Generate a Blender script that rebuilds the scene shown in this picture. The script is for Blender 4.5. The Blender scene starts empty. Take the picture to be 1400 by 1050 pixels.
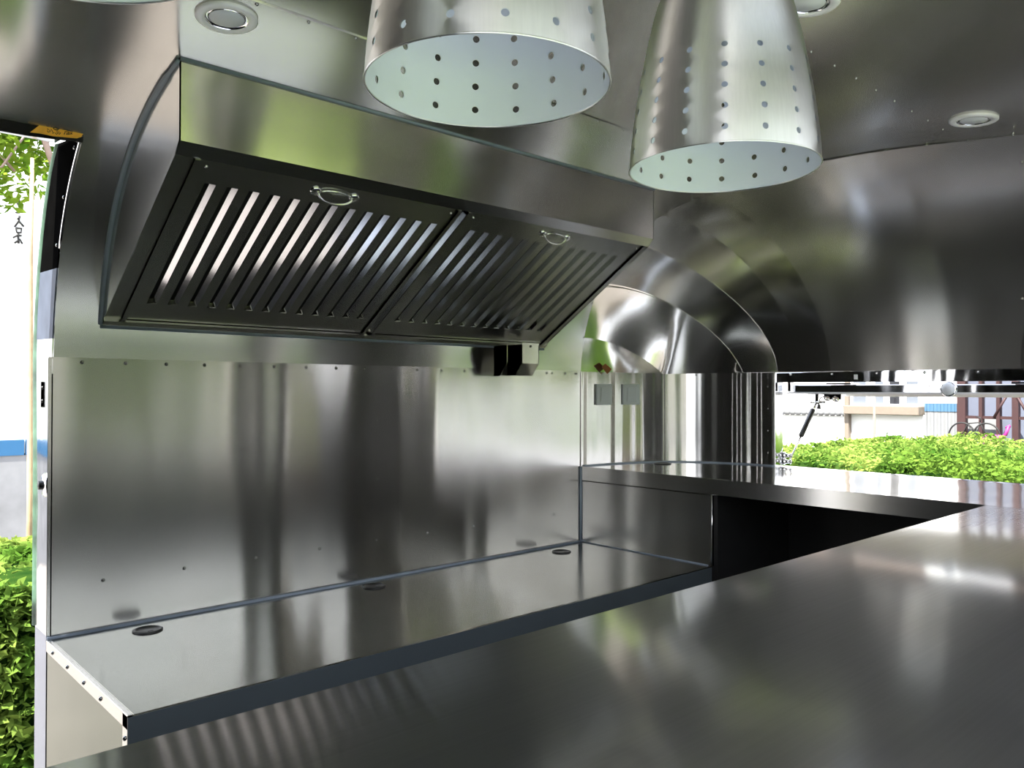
import bpy, math, random
import numpy as np
from mathutils import Vector, Matrix
random.seed(7)
SC = bpy.context.scene
COL = SC.collection
# ------------------------------------------------------------------ camera
F_PX, YAW, PITCH, ROLL = 1098.8, 42.49, 0.4865, 0.1223
cam_d = bpy.data.cameras.new('camera'); cam = bpy.data.objects.new('camera', cam_d); COL.objects.link(cam)
cam_d.sensor_width = 36.0; cam_d.lens = F_PX / 1400 * 36.0; cam_d.clip_start = 0.02; cam_d.clip_end = 200
y_, p_, r_ = map(math.radians, (YAW, PITCH, ROLL))
fw = Vector((math.sin(y_) * math.cos(p_), math.cos(y_) * math.cos(p_), math.sin(p_)))
rt = Vector((math.cos(y_), -math.sin(y_), 0)); up = rt.cross(fw)
rt2 = rt * math.cos(r_) + up * math.sin(r_); up2 = -rt * math.sin(r_) + up * math.cos(r_)
cam.matrix_world = Matrix(((rt2.x, up2.x, -fw.x, 0), (rt2.y, up2.y, -fw.y, 0), (rt2.z, up2.z, -fw.z, 0), (0, 0, 0, 1)))
SC.camera = cam
# ------------------------------------------------------------------ sky, sun, exposure
SKY = 7.0
SUN = 16.0
SC.view_settings.view_transform = 'Standard'; SC.view_settings.look = 'None'
SC.view_settings.gamma = 1.0; SC.view_settings.use_curve_mapping = False
SC.view_settings.exposure = 0.4
w = bpy.data.worlds.new('sky'); SC.world = w; w.use_nodes = True
nt = w.node_tree; nt.nodes.clear()
tc = nt.nodes.new('ShaderNodeTexCoord'); sx = nt.nodes.new('ShaderNodeSeparateXYZ'); cr = nt.nodes.new('ShaderNodeValToRGB')
bg = nt.nodes.new('ShaderNodeBackground'); ow = nt.nodes.new('ShaderNodeOutputWorld')
nt.links.new(tc.outputs['Generated'], sx.inputs[0]); nt.links.new(sx.outputs['Z'], cr.inputs[0])
cr.color_ramp.elements[0].position = 0.0; cr.color_ramp.elements[0].color = (0.95, 0.96, 1.0, 1)
cr.color_ramp.elements[1].position = 1.0; cr.color_ramp.elements[1].color = (0.55, 0.64, 0.82, 1)
e = cr.color_ramp.elements.new(0.35); e.color = (0.84, 0.88, 0.97, 1)
nt.links.new(cr.outputs[0], bg.inputs[0]); bg.inputs[1].default_value = SKY / 2
nt.links.new(bg.outputs[0], ow.inputs[0])
sd = bpy.data.lights.new('sun', 'SUN'); sd.energy = SUN; sd.angle = 0.01; sd.color = (1.0, 0.95, 0.86)
sun = bpy.data.objects.new('sun', sd); COL.objects.link(sun)
sun.rotation_euler = Vector((0.52, 0.14, -0.84)).to_track_quat('-Z', 'Y').to_euler()
SC.cycles.max_bounces = 14; SC.cycles.glossy_bounces = 10; SC.cycles.diffuse_bounces = 4
SC.cycles.transparent_max_bounces = 8; SC.cycles.caustics_reflective = True
SC.cycles.blur_glossy = 0.3

# ------------------------------------------------------------------ materials
def new_mat(name):
    m = bpy.data.materials.new(name); m.use_nodes = True
    n = m.node_tree; b = n.nodes['Principled BSDF']
    return m, n, b

def steel(name, brush=(1, 0, 0), rough=0.27, aniso=0.9, col=(0.62, 0.61, 0.585), wave=(3, 3, 0.6), wh=0.004,
          spread=None, grain=0.04, haze=0.08, hrough=0.38):
    """brushed stainless sheet; brush = direction of the brushing lines"""
    m, n, b = new_mat(name)
    b.inputs['Metallic'].default_value = 1.0
    b.inputs['Roughness'].default_value = rough
    b.inputs['Anisotropic'].default_value = aniso
    L = n.links.new
    if spread is None:
        g = n.nodes.new('ShaderNodeNewGeometry'); vm = n.nodes.new('ShaderNodeVectorMath'); vm.operation = 'CROSS_PRODUCT'
        L(g.outputs['Normal'], vm.inputs[0]); vm.inputs[1].default_value = brush; L(vm.outputs[0], b.inputs['Tangent'])
    else:
        cb = n.nodes.new('ShaderNodeCombineXYZ')
        for i in range(3): cb.inputs[i].default_value = spread[i]
        L(cb.outputs[0], b.inputs['Tangent'])
    t = n.nodes.new('ShaderNodeTexCoord')
    mp = n.nodes.new('ShaderNodeMapping'); mp.inputs['Scale'].default_value = wave; L(t.outputs['Object'], mp.inputs[0])
    nz = n.nodes.new('ShaderNodeTexNoise'); nz.inputs['Scale'].default_value = 1.0; nz.inputs['Detail'].default_value = 1.0
    L(mp.outputs[0], nz.inputs['Vector'])
    bp = n.nodes.new('ShaderNodeBump'); bp.inputs['Strength'].default_value = 1.0; bp.inputs['Distance'].default_value = wh
    L(nz.outputs[0], bp.inputs['Height'])
    L(bp.outputs[0], b.inputs['Normal'])
    # grain: thin lines along the brushing
    mp2 = n.nodes.new('ShaderNodeMapping'); s = [260.0 if abs(c) < 0.5 else 3.0 for c in brush]
    mp2.inputs['Scale'].default_value = s; L(t.outputs['Object'], mp2.inputs[0])
    n2 = n.nodes.new('ShaderNodeTexNoise'); n2.inputs['Scale'].default_value = 1.0; n2.inputs['Detail'].default_value = 2.0
    L(mp2.outputs[0], n2.inputs['Vector'])
    n3 = n.nodes.new('ShaderNodeTexNoise'); n3.inputs['Scale'].default_value = 5.0; n3.inputs['Detail'].default_value = 3.0
    L(t.outputs['Object'], n3.inputs['Vector'])
    ad = n.nodes.new('ShaderNodeMath'); ad.operation = 'ADD'; L(n2.outputs[0], ad.inputs[0]); L(n3.outputs[0], ad.inputs[1])
    mr = n.nodes.new('ShaderNodeMapRange'); mr.inputs[1].default_value = 0.6; mr.inputs[2].default_value = 1.4
    mr.inputs[3].default_value = 1 - grain * 1.5; mr.inputs[4].default_value = 1 + grain * 1.5
    L(ad.outputs[0], mr.inputs[0])
    mx = n.nodes.new('ShaderNodeVectorMath'); mx.operation = 'SCALE'; mx.inputs[0].default_value = col
    L(mr.outputs[0], mx.inputs['Scale']); L(mx.outputs[0], b.inputs['Base Color'])
    if haze > 0:      # brushed steel has a sharp lobe and a wide soft one
        gl = n.nodes.new('ShaderNodeBsdfAnisotropic'); gl.distribution = 'MULTI_GGX'; gl.inputs['Roughness'].default_value = hrough
        gl.inputs['Anisotropy'].default_value = 0.0; L(mx.outputs[0], gl.inputs['Color']); L(bp.outputs[0], gl.inputs['Normal'])
        ms = n.nodes.new('ShaderNodeMixShader'); ms.inputs[0].default_value = haze
        L(b.outputs[0], ms.inputs[1]); L(gl.outputs[0], ms.inputs[2]); L(ms.outputs[0], n.nodes['Material Output'].inputs['Surface'])
    return m

def plain(name, col, rough=0.5, metal=0.0, noise=0.0, nscale=20.0, bump=0.0, spec=0.5):
    m, n, b = new_mat(name)
    b.inputs['Roughness'].default_value = rough; b.inputs['Metallic'].default_value = metal
    b.inputs['Specular IOR Level'].default_value = spec
    L = n.links.new
    t = n.nodes.new('ShaderNodeTexCoord'); nz = n.nodes.new('ShaderNodeTexNoise')
    nz.inputs['Scale'].default_value = nscale; nz.inputs['Detail'].default_value = 4.0; L(t.outputs['Object'], nz.inputs['Vector'])
    mr = n.nodes.new('ShaderNodeMapRange'); mr.inputs[1].default_value = 0.25; mr.inputs[2].default_value = 0.75
    mr.inputs[3].default_value = 1 - noise; mr.inputs[4].default_value = 1 + noise; L(nz.outputs[0], mr.inputs[0])
    mx = n.nodes.new('ShaderNodeVectorMath'); mx.operation = 'SCALE'; mx.inputs[0].default_value = col[:3]
    L(mr.outputs[0], mx.inputs['Scale']); L(mx.outputs[0], b.inputs['Base Color'])
    if bump:
        bp = n.nodes.new('ShaderNodeBump'); bp.inputs['Distance'].default_value = bump; L(nz.outputs[0], bp.inputs['Height'])
        L(bp.outputs[0], b.inputs['Normal'])
    return m

def leafy(name, c1, c2, nscale=3.0):
    m, n, b = new_mat(name); n.nodes.remove(b); L = n.links.new
    out = n.nodes['Material Output']
    t = n.nodes.new('ShaderNodeTexCoord'); nz = n.nodes.new('ShaderNodeTexNoise'); nz.inputs['Scale'].default_value = nscale
    nz.inputs['Detail'].default_value = 5.0; L(t.outputs['Object'], nz.inputs['Vector'])
    cr = n.nodes.new('ShaderNodeValToRGB'); cr.color_ramp.elements[0].position = 0.35; cr.color_ramp.elements[1].position = 0.65
    cr.color_ramp.elements[0].color = (*c1, 1); cr.color_ramp.elements[1].color = (*c2, 1); L(nz.outputs[0], cr.inputs[0])
    d = n.nodes.new('ShaderNodeBsdfDiffuse'); tr = n.nodes.new('ShaderNodeBsdfTranslucent'); mx = n.nodes.new('ShaderNodeMixShader')
    mx.inputs[0].default_value = 0.35
    L(cr.outputs[0], d.inputs[0]); L(cr.outputs[0], tr.inputs[0]); L(d.outputs[0], mx.inputs[1]); L(tr.outputs[0], mx.inputs[2])
    L(mx.outputs[0], out.inputs['Surface'])
    return m

M = {}
M['wall'] = steel('steel_wall', (1, 0, 0), 0.165, 0.95, wave=(4.0, 4.0, 0.8), wh=0.014)
M['corner'] = steel('steel_corner', (0, 0, 1), 0.15, 0.95, spread=(0, 0, 1), wave=(12, 12, 0.35), wh=0.012)
M['ceil'] = steel('steel_ceiling', (1, 0, 0), 0.17, 0.8, wave=(1.2, 1.2, 1.2), wh=0.006, haze=0.16)
M['dome'] = steel('steel_dome', (0, 1, 0), 0.13, 0.6, wave=(2.2, 2.2, 2.2), wh=0.0015)
M['endp'] = steel('steel_end_panel', (0, 1, 0), 0.20, 0.9, wave=(0.6, 4, 0.6), wh=0.008, haze=0.25)
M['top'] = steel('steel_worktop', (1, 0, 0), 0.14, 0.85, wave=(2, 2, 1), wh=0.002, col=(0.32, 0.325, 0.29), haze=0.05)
M['front'] = steel('steel_serving_top', (1, 0, 0), 0.10, 0.5, wave=(1.6, 2.4, 1), wh=0.003, col=(0.58, 0.585, 0.585), haze=0.32)
M['endtop'] = steel('steel_end_top', (0, 1, 0), 0.09, 0.5, wave=(3, 3, 1), wh=0.0025)
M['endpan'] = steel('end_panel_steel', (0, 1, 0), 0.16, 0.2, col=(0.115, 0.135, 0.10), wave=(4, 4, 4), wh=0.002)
M['hood'] = steel('steel_hood', (1, 0, 0), 0.15, 0.93, wave=(1.5, 1.5, 1.5), wh=0.003)
M['hoodend'] = steel('steel_hood_side', (0, 1, 0), 0.15, 0.6, wave=(2, 2, 2), wh=0.004)
M['satin'] = steel('steel_filter', (1, 0, 0), 0.26, 0.3, col=(0.42, 0.42, 0.41), wave=(2, 2, 2), wh=0.001)
M['fascia'] = steel('steel_fascia', (1, 0, 0), 0.2, 0.8, col=(0.5, 0.51, 0.51), wave=(2, 2, 1), wh=0.002)
M['fasciay'] = steel('steel_end_fascia', (0, 1, 0), 0.2, 0.8, wave=(2, 2, 1), wh=0.002)
M['lamp'] = steel('brushed_aluminium', (0, 0, 1), 0.38, 0.85, col=(0.88, 0.89, 0.88), spread=(0, 0, 1), wave=(1, 1, 1), wh=0.0, grain=0.03)
M['chrome'] = plain('polished_chrome', (0.8, 0.8, 0.8), 0.06, 1.0)
M['polish'] = steel('polished_trim', (0, 0, 1), 0.08, 0.0, haze=0, col=(0.75, 0.76, 0.78), wave=(14, 14, 5), wh=0.003, grain=0.0)
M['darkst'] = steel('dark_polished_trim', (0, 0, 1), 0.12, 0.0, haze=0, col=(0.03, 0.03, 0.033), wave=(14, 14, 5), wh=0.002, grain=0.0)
M['flange_green'] = plain('hedge_reflection_green', (0.06, 0.12, 0.08), 0.25, 0, 0.8, 14)
M['jamb_dark'] = plain('jamb_dark_reflection', (0.003, 0.003, 0.003), 0.9, 0, 0.3, 12, 0, 0.0)
M['jamb_sky'] = plain('jamb_sky_reflection', (0.07, 0.085, 0.12), 0.6, 0, 0.3, 12, 0, 0.2)
M['paving_tint'] = plain('paving_reflection_beige', (0.50, 0.40, 0.34), 0.45, 0, 0.05, 4)
M['edge'] = plain('slate_edge_film', (0.10, 0.12, 0.13), 0.35, 0.3, 0.05, 6)
M['rivet'] = plain('rivet_steel', (0.42, 0.42, 0.41), 0.22, 1.0)
M['film'] = plain('blue_film', (0.28, 0.33, 0.45), 0.25, 0.8, 0.1, 8.0, 0.001)
M['seal'] = plain('grey_sealant', (0.22, 0.265, 0.33), 0.45, 0.0, 0.08, 30)
M['white'] = plain('white_enamel', (0.83, 0.89, 0.97), 0.35)
M['whitep'] = plain('white_plastic', (0.90, 0.90, 0.92), 0.3)
M['frost'] = plain('frosted_glass', (0.72, 0.75, 0.78), 0.5)
M['black'] = plain('black_plastic', (0.012, 0.012, 0.013), 0.35)
M['rubber'] = plain('black_rubber', (0.008, 0.008, 0.008), 0.6)
M['switch'] = plain('grey_plastic', (0.5, 0.54, 0.54), 0.35)
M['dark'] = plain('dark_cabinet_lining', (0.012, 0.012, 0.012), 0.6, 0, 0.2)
M['floor'] = plain('grey_vinyl_floor', (0.12, 0.12, 0.12), 0.5, 0, 0.15, 30)
M['orange'] = plain('orange_paper_tape', (1.0, 0.47, 0.05), 0.6, 0, 0.12, 60)
M['ink'] = plain('black_ink', (0.01, 0.01, 0.01), 0.7)
M['brown'] = plain('brown_tape', (0.28, 0.09, 0.02), 0.5)
M['concrete'] = plain('pale_concrete', (0.18, 0.163, 0.15), 0.9, 0, 0.12, 2.0, 0.004)
M['soil'] = plain('dark_soil', (0.06, 0.045, 0.03), 0.95, 0, 0.3, 5)
M['lawn'] = plain('lawn_green', (0.15, 0.21, 0.04), 0.95, 0, 0.35, 6)
M['plaster'] = plain('white_plaster', (0.86, 0.86, 0.86), 0.9, 0, 0.04, 1.0)
M['greywall'] = plain('weathered_grey_wall', (0.22, 0.225, 0.235), 0.9, 0, 0.3, 2.5)
M['blue'] = plain('blue_paint', (0.02, 0.11, 0.24), 0.6)
M['blue2'] = plain('pale_blue_paint', (0.05, 0.12, 0.2), 0.6)
M['sheet'] = plain('pale_corrugated_sheet', (0.19, 0.195, 0.2), 0.6, 0, 0.1, 2)
M['rust'] = plain('red_brown_painted_steel', (0.032, 0.009, 0.009), 0.6, 0, 0.15, 8)
M['panelb'] = plain('pale_blue_panel', (0.115, 0.13, 0.18), 0.7, 0, 0.08, 2)
M['shade'] = plain('shade_render', (0.50, 0.48, 0.40), 0.9, 0, 0.05, 2)
M['brick'] = plain('brown_render', (0.13, 0.10, 0.07), 0.9, 0, 0.2, 2)
M['beige'] = plain('beige_render', (0.22, 0.17, 0.14), 0.9, 0, 0.05, 2)
M['cream'] = plain('cream_sill', (0.17, 0.14, 0.11), 0.8, 0, 0.05)
M['glassg'] = plain('grey_window_glass', (0.12, 0.135, 0.16), 0.3)
M['glassd'] = plain('dark_window_glass', (0.015, 0.016, 0.02), 0.1)
M['pink'] = plain('pink_plastic', (0.22, 0.012, 0.13), 0.5)
M['bark'] = plain('grey_brown_bark', (0.30, 0.22, 0.19), 0.9, 0, 0.25, 15, 0.004)
M['stem'] = plain('tan_stem', (0.42, 0.30, 0.18), 0.9, 0, 0.2, 15)
M['leafy'] = leafy('leaf_yellow_green', (0.07, 0.15, 0.02), (0.28, 0.36, 0.08))
M['leafd'] = leafy('leaf_dark_green', (0.012, 0.04, 0.008), (0.05, 0.10, 0.016))
M['leafm'] = leafy('leaf_mid_green', (0.03, 0.08, 0.015), (0.11, 0.20, 0.04))
M['leafm2'] = leafy('leaf_hedge_green', (0.045, 0.11, 0.015), (0.17, 0.27, 0.04))
M['leaft'] = leafy('leaf_tree_green', (0.06, 0.15, 0.012), (0.24, 0.34, 0.04), 5)

# ------------------------------------------------------------------ mesh helpers
class MB:
    def __init__(s): s.v = []; s.f = []; s.sm = []
    def add(s, vs, fs, smooth=False):
        o = len(s.v); s.v += [tuple(map(float, p)) for p in vs]
        s.f += [tuple(i + o for i in f) for f in fs]; s.sm += [smooth] * len(fs)
    def box(s, a, b, bev=0.0):
        x0, y0, z0 = [min(p, q) for p, q in zip(a, b)]; x1, y1, z1 = [max(p, q) for p, q in zip(a, b)]
        if bev <= 0:
            vs = [(x, y, z) for z in (z0, z1) for y in (y0, y1) for x in (x0, x1)]
            s.add(vs, [(0, 2, 3, 1), (4, 5, 7, 6), (0, 1, 5, 4), (2, 6, 7, 3), (0, 4, 6, 2), (1, 3, 7, 5)]); return
        vs = []
        idx = {}
        for iz in (0, 1):
            for iy in (0, 1):
                for ix in (0, 1):
                    c = [(x0, x1)[ix], (y0, y1)[iy], (z0, z1)[iz]]; d = [(1, -1)[ix], (1, -1)[iy], (1, -1)[iz]]
                    for ax in range(3):
                        p = [c[k] + (d[k] * bev if k != ax else 0) for k in range(3)]
                        idx[(ix, iy, iz, ax)] = len(vs); vs.append(p)
        fs = []
        for ax in range(3):
            o1, o2 = [k for k in range(3) if k != ax]
            for side in (0, 1):
                q = []
                for a_, b_ in ((0, 0), (1, 0), (1, 1), (0, 1)):
                    c = [0, 0, 0]; c[ax] = side; c[o1] = a_; c[o2] = b_; q.append(idx[(*c, ax)])
                fs.append(tuple(q))
            for a_ in (0, 1):
                for b_ in (0, 1):
                    c = [0, 0, 0]; c[o1] = a_; c[o2] = b_; c2 = c[:]; c2[ax] = 1
                    fs.append((idx[(*c, o1)], idx[(*c2, o1)], idx[(*c2, o2)], idx[(*c, o2)]))
        for c in [(i, j, k) for i in (0, 1) for j in (0, 1) for k in (0, 1)]:
            fs.append(tuple(idx[(*c, ax)] for ax in range(3)))
        s.add(vs, fs)
    def tube(s, pts, r, n=8, cap=True, smooth=True):
        pts = [Vector(p) for p in pts]; rr = r if isinstance(r, (list, tuple)) else [r] * len(pts)
        vs = []; fs = []; prev = None
        for i, p in enumerate(pts):
            d = (pts[min(i + 1, len(pts) - 1)] - pts[max(i - 1, 0)]).normalized()
            if prev is None:
                a = Vector((0, 0, 1)) if abs(d.z) < 0.9 else Vector((1, 0, 0)); u = d.cross(a).normalized()
            else: u = (prev - d * prev.dot(d)).normalized()
            prev = u; v = d.cross(u)
            for k in range(n):
                t = 2 * math.pi * k / n; vs.append(p + (u * math.cos(t) + v * math.sin(t)) * rr[i])
        for i in range(len(pts) - 1):
            for k in range(n):
                a = i * n + k; b = i * n + (k + 1) % n; fs.append((a, b, b + n, a + n))
        if cap: fs.append(tuple(range(n))[::-1]); fs.append(tuple((len(pts) - 1) * n + k for k in range(n)))
        s.add(vs, fs, smooth)
    def lathe(s, prof, n=32, c=(0, 0, 0), axis=(0, 0, 1), smooth=True, close=False):
        ax = Vector(axis).normalized(); a = Vector((0, 0, 1)) if abs(ax.z) < 0.9 else Vector((1, 0, 0))
        u = ax.cross(a).normalized(); v = ax.cross(u); c = Vector(c); vs = []; fs = []
        for r, z in prof:
            for k in range(n):
                t = 2 * math.pi * k / n; vs.append(c + ax * z + (u * math.cos(t) + v * math.sin(t)) * max(r, 1e-5))
        for i in range(len(prof) - 1):
            for k in range(n):
                a_ = i * n + k; b_ = i * n + (k + 1) % n; fs.append((a_, b_, b_ + n, a_ + n))
        s.add(vs, fs, smooth)
    def grid(s, P, smooth=True):
        nu = len(P); nv = len(P[0]); vs = [p for row in P for p in row]; fs = []
        for i in range(nu - 1):
            for j in range(nv - 1): fs.append((i * nv + j, i * nv + j + 1, (i + 1) * nv + j + 1, (i + 1) * nv + j))
        s.add(vs, fs, smooth)
    def slab(s, poly, vec):
        """prism: polygon (3-D points) extruded along vec"""
        n = len(poly); p2 = [tuple(Vector(p) + Vector(vec)) for p in poly]
        s.add(list(poly) + p2, [tuple(range(n))[::-1], tuple(range(n, 2 * n))] + [(i, (i + 1) % n, n + (i + 1) % n, n + i) for i in range(n)])

WO = {}
def origin(o):
    return WO.get(o.name, Vector((0, 0, 0)))
def part(name, mb, mat, parent=None, loc=None, thick=0.0, kind=None, label=None, weld=False):
    """mesh given in world coordinates; loc = its origin"""
    o3 = Vector(loc) if loc is not None else (origin(parent) if parent else Vector((0, 0, 0)))
    me = bpy.data.meshes.new(name); me.from_pydata([(p[0] - o3.x, p[1] - o3.y, p[2] - o3.z) for p in mb.v], [], mb.f)
    me.polygons.foreach_set('use_smooth', mb.sm); me.update()
    me.materials.append(mat)
    ob = bpy.data.objects.new(name, me); COL.objects.link(ob)
    if parent:
        ob.parent = parent; ob.location = o3 - origin(parent)
    else: ob.location = o3
    WO[ob.name] = o3
    if thick:
        # the sheet's thickness goes outward, away from the room
        c = Vector((1.0, 1.1, -0.3)); sgn = sum((Vector(f.center) + o3 - c).dot(f.normal) * f.area for f in me.polygons)
        md = ob.modifiers.new('thickness', 'SOLIDIFY'); md.thickness = abs(thick); md.offset = 1 if sgn > 0 else -1
        es = ob.modifiers.new('sharp_rim', 'EDGE_SPLIT'); es.split_angle = math.radians(35)
    if kind: ob['kind'] = kind
    if label: ob['label'] = label
    return ob
def thing(name, label, cat, loc, group=None, kind=None):
    o = bpy.data.objects.new(name, None); COL.objects.link(o); o.location = loc; WO[o.name] = Vector(loc); o.empty_display_size = 0.05
    if label: o['label'] = label
    if cat: o['category'] = cat
    if group: o['group'] = group
    if kind: o['kind'] = kind
    return o
def struct(name, loc=(0, 0, 0)):
    return thing(name, None, None, loc, kind='structure')
def copy_tree(o, parent=None):
    c = o.copy(); COL.objects.link(c)
    if parent: c.parent = parent
    for ch in list(o.children): copy_tree(ch, c)
    return c
def rivets(pts, nrm, r=0.0052, name='rivets', parent=None, mat=None):
    """dome-headed rivets, far too small to pick apart, joined"""
    m = MB()
    for p, n in zip(pts, nrm):
        n = Vector(n).normalized(); m.lathe([(r, -0.001), (r, 0.0003), (r * 0.8, r * 0.5), (0.0, r * 0.8)], 7, p, n)
    return part(name, m, mat or M['rivet'], parent, kind='stuff')

# ------------------------------------------------------------------ the shell (an aluminium caravan lined in stainless steel)
H1, H2, HS, FLOOR, GROUND = -0.6055, -0.303, 0.077, -1.35, -1.75
XL, XC, XE, YB = 0.488, 2.39, 3.0, 2.2
PW = 4.86
PT = [(0, .716), (.1, .713), (.27, .706), (.41, .692), (.527, .674), (.636, .645), (.727, .60), (.80, .55), (.864, .48), (.909, .41), (.955, .31), (.982, .22), (1.0, HS)]
# smooth profile through the table, parametrised by arc length
_pp = np.array([(s * 1.1, h) for s, h in PT]); _d = np.r_[0, np.cumsum(np.hypot(*np.diff(_pp, axis=0).T))]
def _smooth(n):
    c = [np.polyfit(_d, _pp[:, k], 6) for k in (0, 1)]; t = np.linspace(0, _d[-1], n)
    q = np.array([np.polyval(c[0], t), np.polyval(c[1], t)]).T
    q[0] = _pp[0]; q[-1] = _pp[-1]
    for k in range(n - 2, 0, -1):       # keep the wall-side end strictly inside the level seam line
        q[k, 0] = min(q[k, 0], q[k + 1, 0] - 2e-4)
    return q
PROF = _smooth(73)        # (distance from the centre line, height), top to level seam
def h_of_y(y): return float(np.interp(abs(y - 1.1), PROF[:, 0], PROF[:, 1]))
def prof_range(ya, yb, n=24):
    """profile points between two Y values on the back side (y>=1.1), by arc length"""
    a, b = ya - 1.1, yb - 1.1
    q = PROF[(PROF[:, 0] > min(a, b) + 1e-4) & (PROF[:, 0] < max(a, b) - 1e-4)]
    if a > b: q = q[::-1]
    pts = [(1.1 + a, h_of_y(1.1 + a))] + [(1.1 + p[0], p[1]) for p in q] + [(1.1 + b, h_of_y(1.1 + b))]
    return pts
def barrel(x0, x1, ya, yb, side=1, nx=6):
    m = MB(); pr = prof_range(ya, yb)
    if side < 0: pr = [(2.2 - y, h) for y, h in pr]
    m.grid([[(x0 + (x1 - x0) * i / nx, y, h) for y, h in pr] for i in range(nx + 1)]); return m
def outline(y):   # x of the end wall at y
    b = abs(y - 1.1) / 1.1
    return 1.9 + 1.1 * (1 - min(1, b) ** PW) ** (1 / PW)
def outline_pts(ya, yb, n):
    """points of the rounded end plan between two y (by angle), n segments"""
    P = []
    def ang(y): return math.atan2((y - 1.1), outline(y) - 1.9)
    a0, a1 = ang(ya), ang(yb)
    for i in range(n + 1):
        a = a0 + (a1 - a0) * i / n; c, s_ = math.cos(a), math.sin(a)
        r = 1.1 / ((abs(c) ** PW + abs(s_) ** PW) ** (1 / PW)); P.append((1.9 + r * c, 1.1 + r * s_))
    return P
T = 0.004
floor = struct('floor'); m = MB(); m.box((-1.9, 0, FLOOR - 0.04), (XE, YB, FLOOR)); part('floor_panel', m, M['floor'], floor)
# back wall, below the level seam
wb = struct('wall_back')
m = MB(); n = 24
m.grid([[(XL + (XC - XL) * i / n, YB, z) for z in (FLOOR, -1.0, H1, -0.3, 0.0, HS)] for i in range(n + 1)]); part('panel', m, M['wall'], wb, thick=-T)
m = MB(); m.grid([[(x, YB, z) for z in (FLOOR, -0.6, HS)] for x in (-1.9, -1.0, -0.2)]); part('panel', m, M['wall'], wb, thick=-T)
P = [(0.562 + 0.1022 * i, YB, 0.069) for i in range(18)] + [(1.428, YB, z) for z in (-0.097, -0.285)] + \
    [(0.614 + 0.203 * i, YB, -0.481) for i in range(9)] + [(XC + 0.006, YB, z) for z in (-0.016, -0.119, -0.222)]
rivets(P, [(0, -1, 0)] * len(P), parent=wb)
# lip where the upper sheet laps over the lower
m = MB(); m.box((XL, YB - 0.0022, HS - 0.001), (XC, YB, HS + 0.003)); part('lap_edge', m, M['wall'], wb)
m = MB(); m.box((XC - 0.001, YB - 0.0018, H2), (XC + 0.0012, YB, HS)); part('lap_edge', m, M['wall'], wb)
# front (serving) wall: camera looks in through its opening
wf = struct('wall_front')
SX0, SX1 = -0.62, 2.0
m = MB(); m.grid([[(x, 0, z) for z in (FLOOR, -0.8, H2 - 0.03)] for x in np.linspace(SX0, SX1, 8)]); part('panel', m, M['wall'], wf, thick=-T)
m = MB(); m.grid([[(x, 0, z) for z in (FLOOR, -0.6, H2 - 0.03)] for x in (SX1, 2.2, XC)]); part('panel', m, M['wall'], wf, thick=-T)
m = MB(); m.grid([[(x, 0, z) for z in (H2 - 0.03, -0.1, HS)] for x in (SX1, 2.1, 2.21)]); part('post_cladding', m, M['wall'], wf, thick=-T)
m = MB(); m.grid([[(x, 0, z) for z in (FLOOR, -0.6, HS)] for x in (-1.9, -1.2, SX0)]); part('panel', m, M['wall'], wf, thick=-T)
# ceiling: barrel vault sheets, lapped along two long seams
ce = struct('ceiling')
YS = 1.385; YD = 1.957; XD = 0.499
part('panel', barrel(XD, XC + 0.01, YD, 2.2), M['ceil'], ce, thick=T)
part('panel', barrel(XD, XC + 0.01, YS, YD), M['ceil'], ce, thick=T)
m = MB(); pr = prof_range(YS + 0.02, 1.1); pr = pr + [(2.2 - y, h) for y, h in pr[::-1][1:]]
m.grid([[(x, y, h + 0.0025) for y, h in pr] for x in np.linspace(-1.9, XC + 0.11, 8)]); part('panel', m, M['ceil'], ce, thick=T)
part('panel', barrel(-1.9, XD, YS, YD), M['ceil'], ce, thick=T)
part('panel', barrel(-1.9, -0.2, YD, 2.2), M['ceil'], ce, thick=T)
part('panel', barrel(-1.9, XC + 0.11, YS, YD, -1), M['ceil'], ce, thick=-T)
part('panel', barrel(-1.9, SX0, YD, 2.2, -1), M['ceil'], ce, thick=-T)
part('panel', barrel(SX1, XC + 0.01, YD, 2.2, -1), M['ceil'], ce, thick=-T)
P = []; N = []
for i in range(24):
    x = 0.33 + 0.104 * i * 1.0
    if x < XC: P.append((x, YS + 0.008, h_of_y(YS + 0.008))); N.append((0, -0.15, -1))
    if x < XC: P.append((x, 2.2 - YS - 0.008, h_of_y(YS + 0.008))); N.append((0, 0.15, -1))
pr = prof_range(1.9, 0.3) if False else [(y, h_of_y(y)) for y in (2.18, 2.135, 2.09, 2.02, 1.94, 1.85, 1.762, 1.664, 1.571, 1.46, 1.33, 1.207, 1.105, 1.003, 0.896, 0.793, 0.686, 0.56)]
for y, h in pr:
    dh = (h_of_y(y + 0.02) - h_of_y(y - 0.02)) / 0.04; P.append((XC - 0.004 + max(0, 1.2 - y) * 0.16, y, h)); N.append((0, dh, -1))
rivets(P, N, parent=ce, r=0.004)
# left end wall
wl = struct('wall_left'); pr = [(2.2 - y, h) for y, h in prof_range(1.1, 2.2)][::-1] + prof_range(1.1, 2.2)[1:]
m = MB(); m.slab([(-1.9, 0, FLOOR)] + [(-1.9, y, h) for y, h in pr] + [(-1.9, 2.2, FLOOR)], (-0.004, 0, 0)); part('panel', m, M['wall'], wl)
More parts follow.
